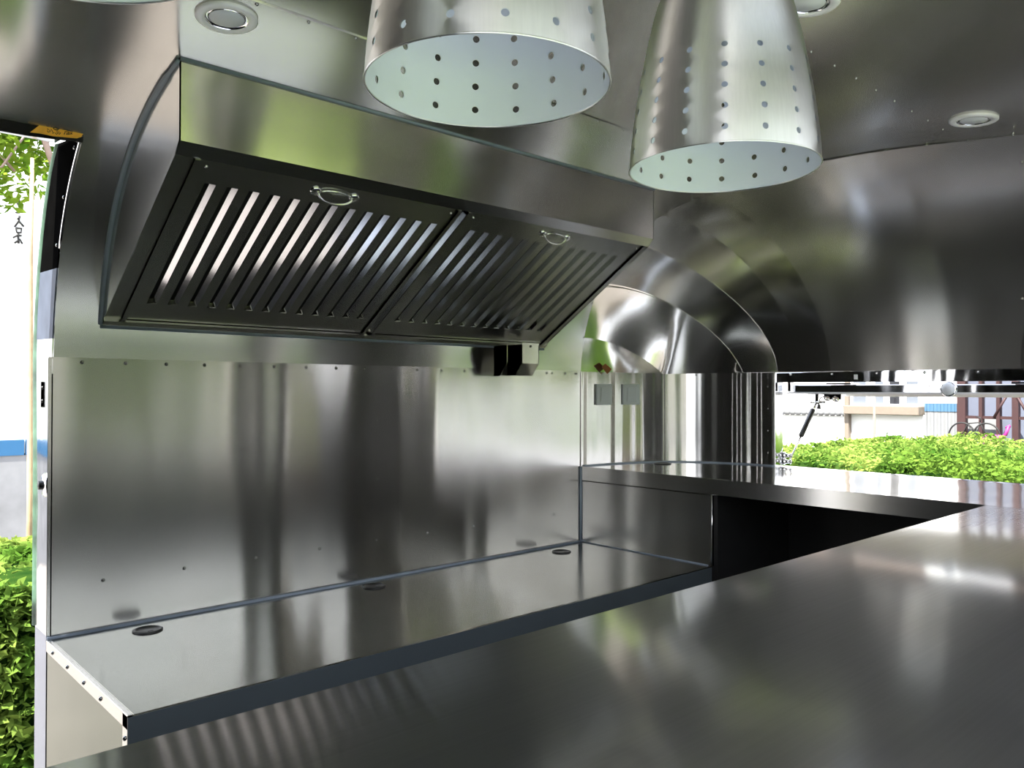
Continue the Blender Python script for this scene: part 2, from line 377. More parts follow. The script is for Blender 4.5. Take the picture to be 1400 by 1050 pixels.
# end wall: lower sheets around the window, and the dome of bent strips above
we = struct('wall_end')
WY0, WY1 = 0.515, 1.685
def lower(ya, yb, z0, z1, n, mat):
    m = MB(); m.grid([[(x, y, z) for z in np.linspace(z0, z1, 4)] for x, y in outline_pts(ya, yb, n) if x > XC - 0.004]); return part('panel', m, mat, we, thick=T)
lower(2.1999, WY1, FLOOR, HS, 80, M['corner'])
lower(WY1, WY0, FLOOR, H2 - 0.01, 12, M['corner'])
lower(WY0, 0.0001, FLOOR, HS, 80, M['darkst'])  # unseen corner sheet darkened to give the back wall its dark reflected band
op = outline_pts(2.1999, WY1, 40)
P = []; N = []
for i in range(4, 40, 5):
    x, y = op[i]; x2, y2 = op[i + 1]; nn = Vector((y2 - y, -(x2 - x), 0)).normalized(); nn = nn if nn.x < 0 else -nn
    P.append((x, y, 0.069)); N.append(nn)
for z in (0.055, 0.02, -0.07, -0.16, -0.25): P.append((XE - 0.014, 1.715, z)); N.append((-1, 0, 0))
rivets(P, N, parent=we, r=0.004)
CA = [(2.392, 2.093, 0.41), (2.50, 2.082, 0.412), (2.643, 2.052, 0.396), (2.798, 1.998, 0.334), (2.891, 1.935, 0.261), (2.944, 1.868, 0.177), (2.966, 1.815, HS)]
CB = [(2.392, 1.948, 0.568), (2.505, 1.936, 0.557), (2.707, 1.905, 0.5), (2.781, 1.879, 0.461), (2.858, 1.826, 0.4), (2.925, 1.763, 0.313), (2.963, 1.716, 0.226), (2.979, 1.685, 0.151), (2.988, 1.67, HS)]
CC = [(2.392, 1.80, 0.632), (2.597, 1.757, 0.602), (2.723, 1.73, 0.556), (2.823, 1.70, 0.484), (2.908, 1.646, 0.374), (2.965, 1.596, 0.249), (2.983, 1.565, 0.176), (2.994, 1.545, HS)]
CD = [(2.392, 1.59, 0.684), (2.532, 1.582, 0.656), (2.676, 1.565, 0.605), (2.818, 1.54, 0.507), (2.922, 1.497, 0.362), (2.98, 1.468, 0.212), (2.998, 1.455, HS)]
CG = [(2.42, 0.66, 0.69), (2.532, 0.675, 0.664), (2.676, 0.70, 0.605), (2.818, 0.73, 0.507), (2.922, 0.77, 0.362), (2.98, 0.80, 0.212), (3.0, 0.815, HS)]
def fit(c, n=28, deg=4):
    c = np.array(c); d = np.r_[0, np.cumsum(np.linalg.norm(np.diff(c, axis=0), axis=1))]; t = np.linspace(0, d[-1], n + 1)
    q = np.array([np.polyval(np.polyfit(d, c[:, k], deg), t) for k in range(3)]).T
    e0, e1 = c[0] - q[0], c[-1] - q[-1]; u = np.linspace(0, 1, n + 1)[:, None]
    return q + e0 * (1 - u) ** 4 + e1 * u ** 4
b0 = np.array([(x, y, HS) for x, y in outline_pts(2.1999, 1.815, 200)])
dd = np.r_[0, np.cumsum(np.linalg.norm(np.diff(b0, axis=0), axis=1))]; k = int(np.argmin(abs(b0[:, 0] - XC)))
tt = np.linspace(dd[k], dd[-1], 29); B0 = np.array([[np.interp(t, dd, b0[:, j]) for j in range(3)] for t in tt])
cur = [B0, fit(CA), fit(CB), fit(CC), fit(CD)]
def resample(c, n):
    c = np.array(c); d = np.r_[0, np.cumsum(np.linalg.norm(np.diff(c, axis=0), axis=1))]; t = np.linspace(0, d[-1], n)
    return [(np.interp(q, d, c[:, 0]), np.interp(q, d, c[:, 1])) for q in t]
def loft(A, B, nv=6):
    P = []; sd_ = 1 if A[0][1] + B[0][1] > 2.2 else -1
    def fold(y): return y if sd_ > 0 else 2.2 - y
    def end_y(p): return (2.1999 if sd_ > 0 else 0.0001) if p[2] < HS + 0.01 else p[1]
    if min(A[0][1], B[0][1]) < 1.1 < max(A[0][1], B[0][1]):
        ys = np.linspace(A[0][1], B[0][1], nv + 1); tgt = [(y, h_of_y(y)) for y in ys]
    else:
        tgt = resample(prof_range(fold(end_y(A[0])), fold(end_y(B[0]))), nv + 1); tgt = [(fold(y), h) for y, h in tgt]
    for i in range(len(A)):
        row = []
        u = i / (len(A) - 1)
        for j in range(nv + 1):
            v = j / nv; p = A[i] * (1 - v) + B[i] * v; p0 = A[0] * (1 - v) + B[0] * v
            row.append(p + (np.array((XC + max(0, 1.2 - tgt[j][0]) * 0.16, tgt[j][0], tgt[j][1] - 0.001)) - p0) * (1 - u) ** 2)
        P.append([tuple(q) for q in row])
    m = MB(); m.grid(P); return m
def base_pts(t): return np.array([[np.interp(q, dd, b0[:, 0]), np.interp(q, dd, b0[:, 1]), HS] for q in t])
tm = float(dd[int(np.argmin(abs(b0[:, 0] - 2.80)))])
B0b = base_pts(np.linspace(dd[k], tm, 16)); E0 = B0b[-1]
A0c = np.concatenate([fit([(2.392, 2.18, 0.233), (2.49, 2.168, 0.222), (2.58, 2.148, 0.192), (2.69, 2.11, 0.14), tuple(E0)], 15, 3), base_pts(np.linspace(tm, dd[-1], 14))[1:]])
def mir(c): c = np.array(c).copy(); c[:, 1] = 2.2 - c[:, 1]; return c
part('dome_strip', loft(B0b, A0c[:16]), M['dome'], we, thick=T)
cur[0] = None
part('dome_strip', loft(A0c, cur[1]), M['dome'], we, thick=T); cur[0] = B0
for i in range(1, 4):
    part('dome_strip', loft(cur[i], cur[i + 1]), M['dome'], we, thick=T)
part('end_panel', loft(cur[4], fit(CG), 14), M['endp'], we, thick=T)
part('dome_strip', loft(fit(CG), mir(cur[3])), M['dome'], we, thick=T)
for i in (2, 1, 0):
    part('dome_strip', loft(mir(cur[i + 1]), mir(cur[i])), M['dome'], we, thick=T)
# thin raised lap edges on the strip seams
for c in cur[1:3]:
    m = MB(); m.tube([tuple(p) for p in c[::2]], 0.0016, 5); part('lap_edge', m, M['dome'], we)
P = [(x, 2.2 - 2.2 + y, z) for x, y, z in [(2.395, 1.33, .70), (2.40, 1.10, .704)]]
cg = fit(CG); P = [tuple(cg[i]) for i in (0, 5, 9, 13, 17, 21)]; rivets([(p[0] - 0.003, p[1] + 0.012, p[2] - 0.003) for p in P], [(-0.6, 0, -0.6)] * 6, parent=we)

# ------------------------------------------------------------------ door opening in the back wall (left of frame)
d1 = struct('door_1', (XD, 2.2, FLOOR))
def offs(pr, d):
    out = []
    for i, (y, h) in enumerate(pr):
        a = pr[max(i - 1, 0)]; b = pr[min(i + 1, len(pr) - 1)]; t = Vector((b[0] - a[0], b[1] - a[1])).normalized()
        nrm = Vector((t.y, -t.x)); nrm = nrm if nrm.x > 0 or (nrm.x == 0 and nrm.y > 0) else -nrm
        out.append((y + nrm.x * d, h + nrm.y * d))
    return out
pr = prof_range(YD, 2.2)
inner = pr + [(2.2, -0.2), (2.2, H1)]
od = offs(pr, 0.16)
outer = [(2.15, 0.59)] + [(y, h) for y, h in od if y > 2.17 and h < 0.55] + [(2.35, -0.2), (2.35, H1)]
a = resample(inner, 30); b = resample(outer, 30); cut = next(i for i, p in enumerate(a) if p[1] < 0.32); cut2 = next(i for i, p in enumerate(a) if p[1] < 0.15)
m = MB(); m.grid([[(XD - 0.001, y, h), (XD - 0.001, (y + y2) / 2, (h + h2) / 2), (XD - 0.001, y2, h2)] for (y, h), (y2, h2) in zip(a[cut2:], b[cut2:])])
part('jamb', m, M['polish'], d1, thick=-0.003)
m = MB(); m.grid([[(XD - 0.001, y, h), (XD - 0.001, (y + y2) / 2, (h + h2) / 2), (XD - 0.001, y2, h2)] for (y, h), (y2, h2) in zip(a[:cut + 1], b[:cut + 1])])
part('upper_jamb', m, M['jamb_dark'], d1, thick=-0.003)  # near-black colour paints the dark reflection in the upper jamb
m = MB(); m.grid([[(XD - 0.001, y, h), (XD - 0.001, y2, h2)] for (y, h), (y2, h2) in zip(a[cut:cut2 + 1], b[cut:cut2 + 1])]); part('middle_jamb', m, M['jamb_sky'], d1, thick=-0.003)  # blue-grey colour paints the sky reflected in the middle jamb
# bright rolled edge between jamb and wall, outer flange
m = MB(); m.tube([(XD - 0.002, y - 0.001, h) for y, h in resample(prof_range(YD, 2.14), 14)], 0.0035, 6); part('edge_bead', m, M['chrome'], d1)
m = MB(); m.grid([[(XD - 0.001, y, h), (XD - 0.007, y + 0.006, h), (XD - 0.009, y + 0.012, h)] for y, h in b]); part('outer_flange', m, M['flange_green'], d1, thick=0.003)  # patchy green paints the hedge's reflection on the polished flange
m = MB(); m.grid([[(XD - 0.001, y, h) for y in (2.2, 2.27, 2.35)] for h in (H1, -1.0, FLOOR)]); part('lower_jamb', m, M['film'], d1, thick=-0.003)
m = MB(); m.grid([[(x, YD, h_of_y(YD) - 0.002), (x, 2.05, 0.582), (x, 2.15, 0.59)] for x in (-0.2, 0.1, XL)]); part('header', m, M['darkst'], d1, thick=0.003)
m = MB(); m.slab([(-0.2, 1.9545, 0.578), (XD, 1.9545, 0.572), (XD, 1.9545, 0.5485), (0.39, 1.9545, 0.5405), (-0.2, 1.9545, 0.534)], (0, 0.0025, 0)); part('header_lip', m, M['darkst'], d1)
m = MB(); m.grid([[(-0.2, y, h), (-0.2, y2, h2)] for (y, h), (y2, h2) in zip(a, b)]); part('jamb', m, M['polish'], d1, thick=0.003)
m = MB(); m.box((-0.2, 2.2, FLOOR - 0.03), (XD, 2.36, FLOOR - 0.001)); part('threshold', m, M['fascia'], d1)
P = [(XD - 0.002, 1.978 - 0.002, 0.462), (XD - 0.002, 2.022, 0.415), (XD - 0.002, 2.085, 0.332), (XD - 0.002, 2.155, 0.22)]
P = [(XD - 0.003, y + 0.022, h_of_y(y) + 0.01) for y in (1.94, 1.99, 2.08, 2.14)] + [(XD - 0.003, 2.2 + 0.012, z) for z in (0.05, -0.03, -0.12, -0.2, -0.3, -0.42, -0.55)]
rivets(P, [(-1, 0, 0)] * len(P), parent=d1, name='screws', r=0.0045)
sp = MB(); sp.box((XD - 0.006, 2.262, -0.045), (XD - 0.001, 2.30, 0.022), 0.002); st = part('strike_plate', sp, M['fascia'], d1)
rivets([(XD - 0.006, 2.281, 0.005), (XD - 0.006, 2.281, -0.028)], [(-1, 0, 0)] * 2, parent=st, name='screws', mat=M['black'])
m = MB(); m.lathe([(0.03, 0), (0.03, 0.006), (0.024, 0.011), (0.0, 0.011)], 20, (XD - 0.001, 2.245, -0.235), (-1, 0, 0)); lt = part('latch_rosette', m, M['chrome'], d1)
m = MB(); m.lathe([(0.011, 0.011), (0.011, 0.02), (0, 0.021)], 12, (XD - 0.001, 2.245, -0.235), (-1, 0, 0)); part('latch_bolt', m, M['black'], lt)
# orange tape with a handwritten note on the header
def hang(u, v, d=0.0):     # a point on the hanging lip of the door header
    return (0.3411 + 0.001393 * u, 1.9535 - d, 0.5694 - 0.00153 * (v - 160) + 0.000302 * u)
tp = [(38.9, 181.4), (47, 175), (54, 169.4), (70, 170), (87, 172), (103, 176), (114, 181.4), (110, 188), (104, 190), (88, 188.5), (71, 187), (52, 183)]
m = MB(); m.slab([hang(*q) for q in tp], (0, -0.0008, 0)); tape = part('tape', m, M['orange'], None, loc=hang(76, 180))
tape['label'] = 'torn orange paper tape with black handwriting on the door header'; tape['category'] = 'tape'
m = MB()
for q, w_ in [([(400, 252), (422, 262)], 1), ([(405, 275), (412, 300), (440, 290), (435, 268)], 1), ([(452, 255), (478, 300)], .8),
          ([(482, 250), (498, 232), (545, 232), (568, 248), (535, 262), (500, 262), (485, 248)], 1.3), ([(512, 262), (530, 285), (548, 262)], .8), ([(470, 300), (495, 305), (470, 318)], .7),
          ([(505, 305), (520, 328), (545, 312), (560, 328), (580, 305)], 1), ([(520, 300), (565, 297)], .8),
          ([(632, 292), (690, 282), (742, 290)], .9), ([(640, 300), (625, 330)], 1), ([(655, 303), (662, 332), (650, 322)], .9), ([(672, 305), (705, 303), (700, 328), (672, 326), (672, 305)], 1), ([(685, 295), (688, 332)], .8), ([(715, 300), (735, 328)], .9), ([(735, 302), (712, 328)], .8)]:
    m.tube([hang(20 + x * 0.1048, 150 + y * 0.1048, 0.001) for x, y in q], 0.0008 * w_, 4)
part('handwriting', m, M['ink'], tape)

# ------------------------------------------------------------------ end window opening
w1 = struct('window_1', (XE, 1.1, H2))
m = MB(); m.box((XE - 0.012, WY1, H2), (XE - 0.007, WY1 + 0.05, HS - 0.004), 0.001); part('side_trim', m, M['corner'], w1)
m = MB(); m.box((XE - 0.01, WY0 - 0.05, H2), (XE - 0.005, WY0, HS - 0.004), 0.001); part('side_trim', m, M['corner'], w1)
m = MB(); m.box((XE - 0.008, WY1 - 0.002, H2 - 0.01), (XE + 0.05, WY1 + 0.004, HS)); part('jamb', m, M['polish'], w1)
m = MB(); m.box((XE - 0.008, WY0 - 0.004, H2 - 0.01), (XE + 0.05, WY0 + 0.002, HS)); part('jamb', m, M['polish'], w1)
m = MB(); m.box((XE - 0.004, WY0, 0.036), (XE + 0.004, WY1, HS - 0.002), 0.001); hd = part('header', m, M['polish'], w1)
m = MB(); m.box((XE + 0.004, WY0, 0.068), (XE + 0.05, WY1, HS)); part('header_return', m, M['polish'], w1)
m = MB(); m.box((XE - 0.01, WY0, H2 - 0.03), (XE + 0.08, WY1, H2 - 0.004)); part('sill', m, M['polish'], w1)
P = [(XE - 0.004, 1.62 - 0.17 * i, 0.068) for i in range(7)]; rivets(P, [(-1, 0, 0)] * 7, parent=w1, name='screws', mat=M['chrome'], r=0.006)
m = MB(); m.box((XE - 0.006, 1.35, 0.046), (XE - 0.004, 1.362, 0.064)); part('header_clip', m, M['whitep'], w1)
# serving opening frame on the camera side
w2 = struct('window_2', (0.7, 0, H2))
for x in (SX0, SX1):
    m = MB(); a2 = [(2.2 - y, h) for y, h in a[:24]]; b2 = [(2.2 - y, h) for y, h in b[:24]]
    m.grid([[(x, y, h), (x, y2, h2)] for (y, h), (y2, h2) in zip(a2, b2)]); part('jamb', m, M['polish'], w2, thick=0.003)
m = MB(); m.grid([[(x, 2.2 - YD, h_of_y(YD)), (x, 0.05, 0.59)] for x in (SX0, SX1)]); part('header', m, M['fascia'], w2, thick=0.003)
m = MB(); m.box((SX0, -0.15, H2 - 0.06), (SX1, -0.002, H2 - 0.04)); part('sill', m, M['polish'], w2)
# unseen serving hatch, added to shade the counter and tilted to admit sky light
sh = thing('unseen_serving_hatch', 'large raised metal hatch, unseen, added above the serving opening to shape its daylight', 'hatch', (0.7, 0.03, 0.6))
m = MB(); m.slab([(SX0, 0.04, 0.60), (SX1, 0.04, 0.60), (SX1, -0.50, 1.35), (SX0, -0.50, 1.35)], (0, 0.025, 0.018)); part('hatch_panel', m, M['fascia'], sh)
for x in (SX0 + 0.05, SX1 - 0.05):
    m = MB(); m.tube([(x, -0.02, 0.35), (x, -0.30, 1.06)], 0.009, 8); part('gas_strut', m, M['black'], sh)

# ------------------------------------------------------------------ end hatch, strut, latch, reflector lamp
hh = thing('window_hatch', 'open metal window hatch seen edge on above the end window', 'hatch', (XE + 0.05, 1.1, 0.03))
m = MB(); m.box((XE + 0.07, WY0 - 0.02, -0.004), (XE + 0.60, WY1 - 0.015, 0.026), 0.002); part('hatch_panel', m, M['polish'], hh)
m = MB(); m.box((XE + 0.085, WY0, -0.007), (XE + 0.575, WY1 - 0.03, -0.0045)); part('underside_reflection', m, M['paving_tint'], hh, label='reflected paving painted as a beige sheet on the underside of the hatch')  # beige colour stands in for paving mirrored in the hatch underside
m = MB(); m.box((XE + 0.062, WY0 - 0.02, -0.009), (XE + 0.072, WY1 - 0.01, -0.003)); part('edge_strip', m, M['whitep'], hh)
m = MB(); m.box((XE + 0.58, WY0 - 0.02, -0.022), (XE + 0.602, WY1 - 0.015, -0.004)); part('edge_strip', m, M['whitep'], hh)
for y in (1.44, 0.8):
    m = MB(); m.box((XE + 0.03, y - 0.05, 0.027), (XE + 0.1, y + 0.05, 0.033), 0.001); part('hinge', m, M['fascia'], hh)
for y in (WY1 - 0.03, WY0 + 0.02):
    m = MB(); m.box((XE + 0.05, y - 0.006, 0.0), (XE + 0.075, y + 0.006, 0.07)); part('hanger', m, M['fascia'], hh)
gs = thing('gas_strut', 'black and silver gas strut propping the end window hatch', 'strut', (3.05, 1.655, -0.29))
A, B = Vector((3.052, 1.655, -0.285)), Vector((3.30, 1.665, -0.046)); dlt = B - A
m = MB(); m.tube([A, A + dlt * 0.42], 0.0038, 8); part('piston_rod', m, M['chrome'], gs)
m = MB(); m.tube([A + dlt * 0.41, A + dlt * 0.42, A + dlt * 0.86, A + dlt * 0.87], [0.006, 0.0105, 0.0105, 0.006], 10); part('cylinder', m, M['black'], gs)
m = MB(); m.tube([A + dlt * 0.87, B], 0.006, 8); part('rod_end', m, M['chrome'], gs)
m = MB(); m.box((3.29, 1.63, -0.012), (3.31, 1.70, -0.0075)); m.box((3.297, 1.655, -0.055), (3.303, 1.668, -0.01)); m.tube([(3.30, 1.625, -0.046), (3.30, 1.69, -0.046)], 0.006, 8); part('top_bracket', m, M['fascia'], gs)
m = MB()
for z in (-0.287, -0.262): m.lathe([(0.014, 0), (0.014, 0.008), (0.009, 0.012), (0.006, 0.03), (0.010, 0.034), (0.0, 0.04)], 12, (3.05, WY1 - 0.003, z), (0, -1, 0))
part('bottom_bracket', m, M['chrome'], gs)
la = thing('hatch_latch', 'chrome latch with hanging black tipped cord under the end hatch', 'latch', (3.3, 1.59, -0.01))
m = MB(); m.box((3.28, 1.55, -0.012), (3.32, 1.63, -0.004), 0.001); m.box((3.297, 1.555, -0.034), (3.303, 1.63, -0.012)); part('bracket', m, M['fascia'], la)
m = MB(); m.lathe([(0.013, -0.008), (0.013, 0.008), (0.0, 0.01)], 12, (3.292, 1.575, -0.032), (-1, 0, 0)); m.lathe([(0.011, -0.008), (0.011, 0.008), (0.0, 0.01)], 12, (3.292, 1.61, -0.030), (-1, 0, 0)); part('knob', m, M['chrome'], la)
m = MB(); m.tube([(3.29, 1.62, -0.02), (3.285, 1.64, -0.028), (3.285, 1.646, -0.045), (3.285, 1.646, -0.055)], 0.003, 6); part('cord', m, M['fascia'], la)
m = MB(); m.tube([(3.285, 1.646, -0.053), (3.285, 1.646, -0.066), (3.285, 1.646, -0.074)], [0.004, 0.007, 0.008], 8); part('cord_tip', m, M['black'], la)
rl = thing('marker_lamp', 'small round clear marker lamp on the edge of the end hatch', 'lamp', (XE + 0.06, 1.06, 0.01))
m = MB(); m.lathe([(0.028, -0.01), (0.028, 0.004), (0.023, 0.006)], 20, (XE + 0.066, 1.055, 0.010), (-1, 0, 0)); part('bezel', m, M['chrome'], rl)
m = MB(); m.lathe([(0.023, 0.004), (0.018, 0.012), (0.008, 0.016), (0.0, 0.017)], 20, (XE + 0.066, 1.055, 0.010), (-1, 0, 0)); part('lens', m, M['frost'], rl)

# ------------------------------------------------------------------ worktops
def grommet(x, y, z, parent):
    m = MB(); m.lathe([(0.036, 0.0), (0.036, 0.0022), (0.033, 0.004), (0.029, 0.004), (0.027, 0.0015), (0.0, 0.0015)], 28, (x, y, z + 0.0003)); g = part('cable_grommet', m, M['black'], parent)
    m = MB(); m.box((x - 0.006, y - 0.030, z + 0.0012), (x + 0.006, y - 0.020, z + 0.0042)); part('cable_slot', m, M['rubber'], g)
lc = thing('worktop', 'long low stainless steel worktop under the hood along the back wall', 'worktop', (1.4, 1.9, FLOOR))
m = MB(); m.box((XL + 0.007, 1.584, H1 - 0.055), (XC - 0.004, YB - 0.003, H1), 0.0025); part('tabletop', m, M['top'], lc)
m = MB(); m.box((XL - 0.003, 1.5812, H1 - 0.054), (XC - 0.005, 1.5828, H1 - 0.002)); part('front_edge', m, M['edge'], lc)
for x, y in ((0.695, 2.115), (1.366, 2.12), (2.182, 2.105)): grommet(x, y, H1, lc)
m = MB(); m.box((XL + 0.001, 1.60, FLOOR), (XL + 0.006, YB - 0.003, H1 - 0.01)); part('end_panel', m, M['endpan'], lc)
m = MB(); m.box((XL - 0.003, 1.583, H1 - 0.026), (XL + 0.0075, YB - 0.01, H1 + 0.0015), 0.001); m.box((XL - 0.003, 1.583, FLOOR), (XL + 0.0075, 1.612, H1), 0.001); part('edge_flange', m, M['fasciay'], lc)
P = [(XL - 0.003, y, H1 - 0.014) for y in (2.13, 2.0, 1.87, 1.75)] + [(XL - 0.003, 1.597, z) for z in (-0.65, -0.69, -0.73, -0.8, -0.9)]
rivets(P, [(-1, 0, 0)] * len(P), parent=lc)
m = MB(); m.box((XL + 0.03, 1.70, FLOOR), (XC - 0.06, 1.72, H1 - 0.056)); part('front_panel', m, M['dark'], lc)
for x in (1.1, 1.75):
    m = MB(); m.box((x - 0.02, 1.6, FLOOR), (x + 0.02, 1.64, H1 - 0.056)); part('leg', m, M['fascia'], lc)
# end worktop, follows the rounded end
ec = thing('end_worktop', 'raised stainless steel worktop with rounded corner beneath the end window', 'worktop', (2.7, 1.1, FLOOR))
op = [(x - 0.004, 1.1 + (y - 1.1) * 0.997) for x, y in outline_pts(2.1999, 0.0001, 120) if x > XC]
poly = [(XC, 0.004)] + [(XC, 2.194)] + op
m = MB(); m.slab([(x, y, H2 - 0.055) for x, y in poly], (0, 0, 0.055)); part('tabletop', m, M['endtop'], ec)
m = MB(); m.box((XC - 0.0015, 0.74, H2 - 0.055), (XC + 0.001, 2.196, H2 + 0.0005), 0.0005); part('fascia', m, M['fasciay'], ec)
grommet(2.725, 2.045, H2, ec)
m = MB(); m.box((XC, 1.584, H1 + 0.0), (XC + 0.012, 2.196, H2 - 0.058), 0.001); part('side_panel', m, M['fasciay'], ec)
m = MB(); m.tube([(XC, 1.584, H1), (XC, 1.584, H2 - 0.057)], 0.0028, 6); part('edge_bead', m, M['chrome'], ec)
m = MB(); m.box((XC + 0.012, 1.57, FLOOR), (XC + 0.53, 1.60, H2 - 0.058)); m.box((XC + 0.5, 0.2, FLOOR), (XC + 0.52, 1.60, H2 - 0.058)); part('lining', m, M['dark'], ec)
m = MB(); m.box((XC + 0.49, 0.3, -0.42), (XC + 0.5, 1.55, -0.365)); part('rear_rail', m, M['fasciay'], ec)
rivets([(XC + 0.49, y, -0.395) for y in (0.8, 0.95, 1.1, 1.25, 1.4)], [(-1, 0, 0)] * 5, parent=ec)
fc = thing('serving_counter', 'wide stainless steel serving counter in the foreground', 'counter', (0.9, 0.36, FLOOR))
m = MB(); m.box((SX0 - 0.2, 0.004, H2 - 0.055), (XC - 0.0005, 0.7308, H2), 0.0015); part('tabletop', m, M['front'], fc)
m = MB(); m.box((SX0 - 0.1, 0.60, FLOOR), (XC, 0.62, H2 - 0.056)); part('front_panel', m, M['dark'], fc)
for x in (-0.7, 0.7, 2.3):
    m = MB(); m.box((x - 0.01, 0.02, FLOOR), (x + 0.01, 0.6, H2 - 0.056)); part('divider', m, M['fascia'], fc)
# sealant beads between wall and worktops
t1 = struct('trim_1')
m = MB(); m.tube([(XL, YB - 0.005, H1 + 0.002), (XC, YB - 0.005, H1 + 0.002)], 0.0055, 6); part('sealant', m, M['seal'], t1)
m = MB(); m.tube([(XC - 0.001, 1.6, H1 + 0.001), (XC - 0.001, YB, H1 + 0.001)], 0.003, 6); m.tube([(XC - 0.003, YB - 0.004, H1), (XC - 0.003, YB - 0.004, H2)], 0.004, 6); part('sealant', m, M['seal'], t1)
m = MB(); m.tube([(x - 0.006, 1.1 + (y - 1.1) * 0.995, H2 + 0.001) for x, y in outline_pts(2.1999, WY1, 60) if x > XC], 0.004, 6); part('sealant', m, M['seal'], t1)

# ------------------------------------------------------------------ range hood
HX0, HX1, HY = 0.6045, 2.172, 1.668
hb, ht = 0.511, 0.679
hd = thing('range_hood', 'long stainless steel range hood with two dark filters above the low worktop', 'range hood', (1.39, 1.93, hb))
A0 = Vector((0, 1.690, 0.4875)); EV = Vector((0, 0.8447, -0.53525)); NV = Vector((0, 0.53525, 0.8447))
def hp(x, e, n=0.0): q = A0 + EV * e + NV * n; return (x, q.y, q.z)
def hbox(m, x0, x1, e0, e1, n0, n1):
    vs = [hp(x, e, n) for n in (n0, n1) for e in (e0, e1) for x in (x0, x1)]
    m.add(vs, [(0, 2, 3, 1), (4, 5, 7, 6), (0, 1, 5, 4), (2, 6, 7, 3), (0, 4, 6, 2), (1, 3, 7, 5)])
m = MB(); nseg = 16
m.grid([[(HX0 + (HX1 - HX0) * i / nseg, HY, z) for z in (hb, hb + 0.06, hb + 0.12, ht)] for i in range(nseg + 1)], False)
part('front_fascia', m, M['hood'], hd, thick=-0.002)
m = MB(); q = [(HX0, HY, hb), (HX1, HY, hb), (HX1, 1.690, 0.4875), (HX0, 1.690, 0.4875)]; m.slab(q, (0, 0.002, 0.002)); part('front_lip', m, M['satin'], hd)
pc = [(y, h - 0.0005) for y, h in prof_range(HY, 2.19)]; pc = [p for p in pc if p[1] > 0.17]
for sgn, x in ((1, HX0), (-1, HX1)):
    bot = A0 + EV * 0.6
    poly = [(x, HY, hb)] + [(x, y, h) for y, h in pc] + [(x, 2.196, 0.165), (x, 1.690, 0.4875)]
    m = MB(); m.slab(poly, (0.003 * sgn, 0, 0)); part('side_panel', m, M['hoodend'], hd)
m = MB(); hbox(m, HX0 + 0.003, HX0 + 0.040, 0, 0.575, 0, 0.002); part('side_flange', m, M['satin'], hd)
m = MB(); hbox(m, HX1 - 0.020, HX1 - 0.003, 0, 0.575, 0, 0.002); part('side_flange', m, M['satin'], hd)
m = MB(); hbox(m, HX0, HX1, 0.575, 0.592, -0.008, 0.004); part('grease_channel', m, M['hood'], hd)
m = MB(); hbox(m, HX0 + 0.01, HX1 - 0.01, 0.0, 0.59, 0.05, 0.052); part('inner_lining', m, M['dark'], hd)
def filt(x0, x1, xs):
    fb = MB(); e0, e1 = 0.0, 0.572
    s0, s1, hw = 0.066, 0.502, 0.0125
    # outer rails
    for (xa, xb) in ((x0, x0 + 0.012), (x1 - 0.012, x1)): hbox(fb, xa, xb, e0, e1, -0.006, 0.014)
    hbox(fb, x0 + 0.012, x1 - 0.012, e0, s0, 0.0, 0.002); hbox(fb, x0 + 0.012, x1 - 0.012, s1, e1, 0.0, 0.002)
    edges = [x0 + 0.012] + [v for x in xs for v in (x - hw, x + hw)] + [x1 - 0.012]
    for i in range(0, len(edges), 2): hbox(fb, edges[i], edges[i + 1], s0, s1, 0.0, 0.002)
    f = part('baffle_filter', fb, M['satin'], hd)
    bk = MB(); hbox(bk, x0 + 0.012, x1 - 0.012, s0 - 0.01, s1 + 0.01, 0.024, 0.026); part('filter_back', bk, M['dark'], f)
    for x in xs:
        s = MB(); q = [hp(x + hw, s0, 0.0), hp(x + hw, s1, 0.0), hp(x + 0.0025, s1, 0.0094), hp(x + 0.0025, s0, 0.0094)]
        s.slab(q, (0.0012, 0, 0.0006)); part('slat', s, M['slat'], f)
    return f
M['slat'] = steel('steel_slat', (0, 0.84, -0.53), 0.13, 0.3, haze=0.0, col=(0.66, 0.66, 0.68), wave=(1, 1, 1), wh=0.0)
f1 = filt(0.6445, 1.362, [0.700 + 0.0508 * i for i in range(13)])
f2 = filt(1.385, 2.152, [1.446 + 0.0518 * i for i in range(13)])
m = MB(); m.slab([hp(1.384, 0.01, -0.004), hp(1.384, 0.565, -0.004), hp(1.372, 0.565, 0.008), hp(1.372, 0.01, 0.008)], (0.0012, 0, 0.0006)); part('edge_strip', m, M['slat'], f2)
def pull(xc, parent):
    m = MB()
    for sx in (-1, 1):
        m.lathe([(0.014, 0.0), (0.014, -0.003), (0.010, -0.005), (0.0, -0.005)], 14, hp(xc + sx * 0.052, 0.028, 0.0), NV)
    ring = []
    for i in range(17):
        t = math.pi * i / 16; ring.append(hp(xc - 0.045 * math.cos(t), 0.028 + 0.016 * math.sin(t), -0.006 - 0.012 * math.sin(t)))
    m.tube(ring, 0.0035, 8)
    ring = [hp(xc - 0.038 * math.cos(math.pi * i / 12), 0.026 - 0.010 * math.sin(math.pi * i / 12), -0.004) for i in range(13)]
    m.tube(ring, 0.0025, 6)
    h = part('handle', m, M['chrome'], parent)
pull(0.99, f1); pull(1.745, f2)
for f, x0, x1 in ((f1, 0.6445, 1.362), (f2, 1.385, 2.152)):
    rivets([hp(x0 + 0.03, 0.018, 0), hp(x1 - 0.025, 0.018, 0)], [-NV, -NV], parent=f, name='screws', r=0.005)
